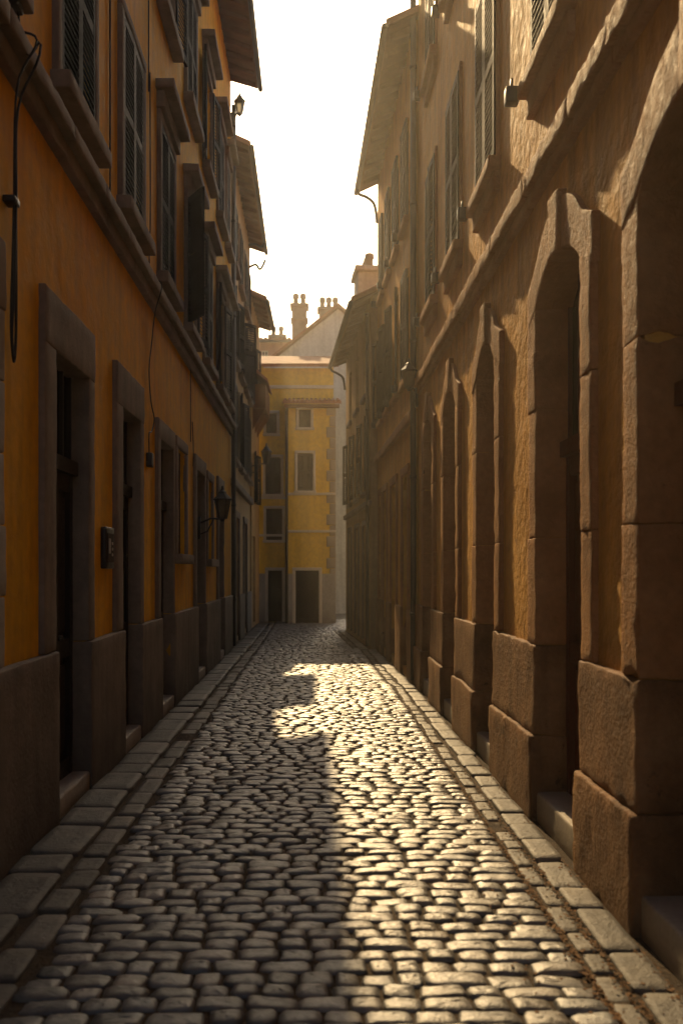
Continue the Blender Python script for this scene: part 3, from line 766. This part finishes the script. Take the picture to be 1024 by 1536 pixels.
def wall_lantern(x,y,z,sgn,reach=0.38,sc=1.0):
    e=bpy.data.objects.new('wall_lantern',None); scene.collection.objects.link(e)
    i=MB('bracket',M['iron'],True)
    i.tube([(x,y,z),(x+sgn*reach*0.5,y,z+0.07),(x+sgn*reach,y,z+0.05*sc)],0.013*sc,8)
    i.tube([(x,y,z-0.14*sc),(x+sgn*reach*0.35,y,z-0.10*sc),(x+sgn*reach*0.6,y,z+0.05)],0.010*sc,8)
    i.box(WORLD,x-0.02,x+0.02,z-0.2*sc,z+0.08*sc,-y-0.03,-y+0.03)
    cx=x+sgn*reach; b=z+0.05*sc
    f=MB('lantern_frame',M['iron']); r0,r1=0.055*sc,0.10*sc
    f.lathe((cx,y,b),[(0.02*sc,-0.03*sc),(0.03*sc,0),(r0,0.005),(r0,0.02*sc)],6)
    f.lathe((cx,y,b),[(r1+0.012,0.235*sc),(r1+0.018,0.25*sc),(0.05*sc,0.32*sc),(0.045*sc,0.34*sc),(0.02*sc,0.36*sc),(0.012*sc,0.41*sc),(0.002,0.42*sc)],6)
    for k in range(6):
        a=2*math.pi*k/6
        f.tube([(cx+r0*math.cos(a),y+r0*math.sin(a),b+0.01),(cx+r1*math.cos(a),y+r1*math.sin(a),b+0.24*sc)],0.006*sc,5)
    gl=MB('lantern_panes',M['lampglass']); gl.lathe((cx,y,b),[(r0*0.93,0.02*sc),(r1*0.93,0.235*sc)],6)
    for m in (i,f,gl): m.make(e)
wall_lantern(-1.63,13.35,2.25,1,0.33,1.15)
wall_lantern(-1.64,24.6,4.3,1,0.4,1.3)
wall_lantern(-1.64,18.7,10.65,1,0.16,1.1)
wall_lantern(1.40,12.7,4.0,-1,0.10,1.0)

def cable(name,strands,r=0.008,mat='rubber'):
    m=MB(name,M[mat],True)
    for pts in strands:
        P=[Vector(p) for p in pts]; out=[]
        for i in range(len(P)-1):
            p0=P[max(i-1,0)];p1=P[i];p2=P[i+1];p3=P[min(i+2,len(P)-1)]
            for k in range(6):
                t=k/6; out.append(0.5*((2*p1)+(p2-p0)*t+(2*p0-5*p1+4*p2-p3)*t*t+(3*p1-p0-3*p2+p3)*t**3))
        out.append(P[-1]); m.tube([tuple(q) for q in out],r,6)
    return m.make()
xw=-1.62
cable('hanging_cable',[
 [(xw,5.02,9),(xw,5.03,5.0),(xw,5.02,4.55),(xw+0.13,5.03,4.45),(xw+0.02,5.04,4.2),(xw,5.05,3.6),(xw+0.01,5.00,3.3),(xw,5.00,2.9),(xw,5.05,2.72),(xw,5.09,2.9),(xw,5.09,3.4),(xw+0.01,5.05,3.6)],
 [(xw+0.01,5.07,9),(xw+0.01,5.06,4.8),(xw+0.14,5.07,4.45),(xw+0.02,5.06,4.1),(xw+0.01,5.06,3.6),(xw+0.01,5.03,3.2),(xw,5.02,2.85),(xw,5.06,2.76),(xw,5.08,3.0),(xw,5.06,3.6)]],0.007)
cl=MB('cable_clip',M['iron'],True); fr=Fr(-1.67,0,-1.67,1,'L'); cl.rbox(fr,5.00,5.10,3.57,3.61,0.0,0.07,0.05,0.01,0); cl.rbox(fr,4.99,5.10,4.62,4.68,0,0.09,0.05,0.01,0); cl.make()
cable('hanging_cable',[[(-1.645,9.4,6.6),(-1.645,9.42,5.2),(-1.645,9.4,4.6),(-1.53,9.42,4.47),(-1.60,9.44,4.2),(-1.645,9.5,3.9),(-1.645,9.35,3.6),(-1.64,9.42,3.3),(-1.645,9.65,3.15),(-1.645,9.5,3.0),(-1.645,9.35,2.95),(-1.645,9.35,2.75)]],0.007)
cable('hanging_cable',[[(-1.645,12.5,4.3),(-1.645,12.52,3.5),(-1.645,12.5,3.3)],[(-1.645,12.7,3.6),(-1.645,12.8,3.2),(-1.645,12.75,3.0)]],0.007)
jb=MB('junction_box',M['iron'],True); jb.rbox(fr,9.30,9.42,2.62,2.76,0.0,0.06,0.05,0.01,0); jb.make()
cable('conduit',[[(-1.655,7.6,9),(-1.655,7.6,4.5)],[(-1.655,9.38,9.5),(-1.655,9.38,6.4)]],0.008)
for pts in ([(-1.70,24.6,9.55),(-1.52,24.6,9.62),(-1.42,24.6,9.50),(-1.34,24.6,9.58),(-1.27,24.6,9.75)],
            [(-1.68,24.2,10.0),(-1.50,24.2,10.02),(-1.36,24.2,9.95),(-1.27,24.2,10.06)],
            [(0.86,18.35,9.08),(0.90,18.35,8.97),(1.06,18.35,8.90),(1.20,18.35,8.75),(1.25,18.35,8.4)],
            [(0.43,24.0,6.83),(0.47,24.0,6.70),(0.62,24.0,6.62),(0.76,24.0,6.50),(0.81,24.0,6.2)]):
    cable('gutter_swan_neck',[pts],0.03,'iron')

e=bpy.data.objects.new('intercom_panel',None); scene.collection.objects.link(e)
m=MB('casing',M['iron'],True); m.rbox(fr,7.32,7.62,1.60,1.93,0.0,0.045,0.08,0.01,0); m.make(e)
m=MB('face_plate',M['shutterB']); m.box(fr,7.36,7.58,1.65,1.88,0.045,0.050); m.make(e)
m=MB('buttons',M['quoin'])
for zz in (1.70,1.745,1.79): m.box(fr,7.50,7.54,zz,zz+0.022,0.050,0.054)
m.box(fr,7.39,7.46,1.72,1.84,0.050,0.053)
m.make(e)

# ================================================================== morning haze (air in the street)
hz=bpy.data.materials.new('morning_haze'); hz.use_nodes=True; nt=hz.node_tree; nt.nodes.clear()
out=nt.nodes.new('ShaderNodeOutputMaterial'); vs=nt.nodes.new('ShaderNodeVolumeScatter')
vs.inputs['Color'].default_value=(1,0.92,0.78,1); vs.inputs['Density'].default_value=0.0022; vs.inputs['Anisotropy'].default_value=0.72
nt.links.new(vs.outputs[0],out.inputs['Volume'])
h=MB('haze_volume',hz); h.box(WORLD,-30,30,-0.3,22,-75,8); h.make()

# ================================================================== LIGHT, SKY, CAMERA
el=R(32.0); sx=-0.138*math.tan(el)
az=math.atan(-sx)
sd=Vector((-math.sin(az)*math.cos(el),math.cos(az)*math.cos(el),math.sin(el)))
sun=bpy.data.lights.new('sun','SUN'); sun.energy=5.0; sun.angle=R(0.5); sun.color=(1.0,0.70,0.35)
so=bpy.data.objects.new('sun',sun); scene.collection.objects.link(so); so.rotation_euler=sd.to_track_quat('Z','Y').to_euler()
wd=bpy.data.worlds.new('World'); scene.world=wd; wd.use_nodes=True; nt=wd.node_tree
bg=nt.nodes['Background']; sky=nt.nodes.new('ShaderNodeTexSky'); sky.sky_type='NISHITA'; sky.sun_disc=False
sky.sun_elevation=el; sky.sun_rotation=-az; sky.dust_density=5.0; sky.air_density=1.5; sky.ozone_density=1.0
nt.links.new(sky.outputs[0],bg.inputs[0]); bg.inputs[1].default_value=0.13
cam=bpy.data.cameras.new('camera'); cam.sensor_fit='HORIZONTAL'; cam.sensor_width=24; cam.lens=1400/1024*24
cam.shift_x=42/1024; cam.shift_y=85/1024; cam.clip_end=2000
cam.dof.use_dof=True; cam.dof.focus_distance=9.0; cam.dof.aperture_fstop=2.2
co_=bpy.data.objects.new('camera',cam); scene.collection.objects.link(co_); co_.location=(0,0,1.6); co_.rotation_euler=(R(90),0,0)
scene.camera=co_
scene.view_settings.view_transform='Standard'; scene.view_settings.look='None'; scene.view_settings.exposure=0
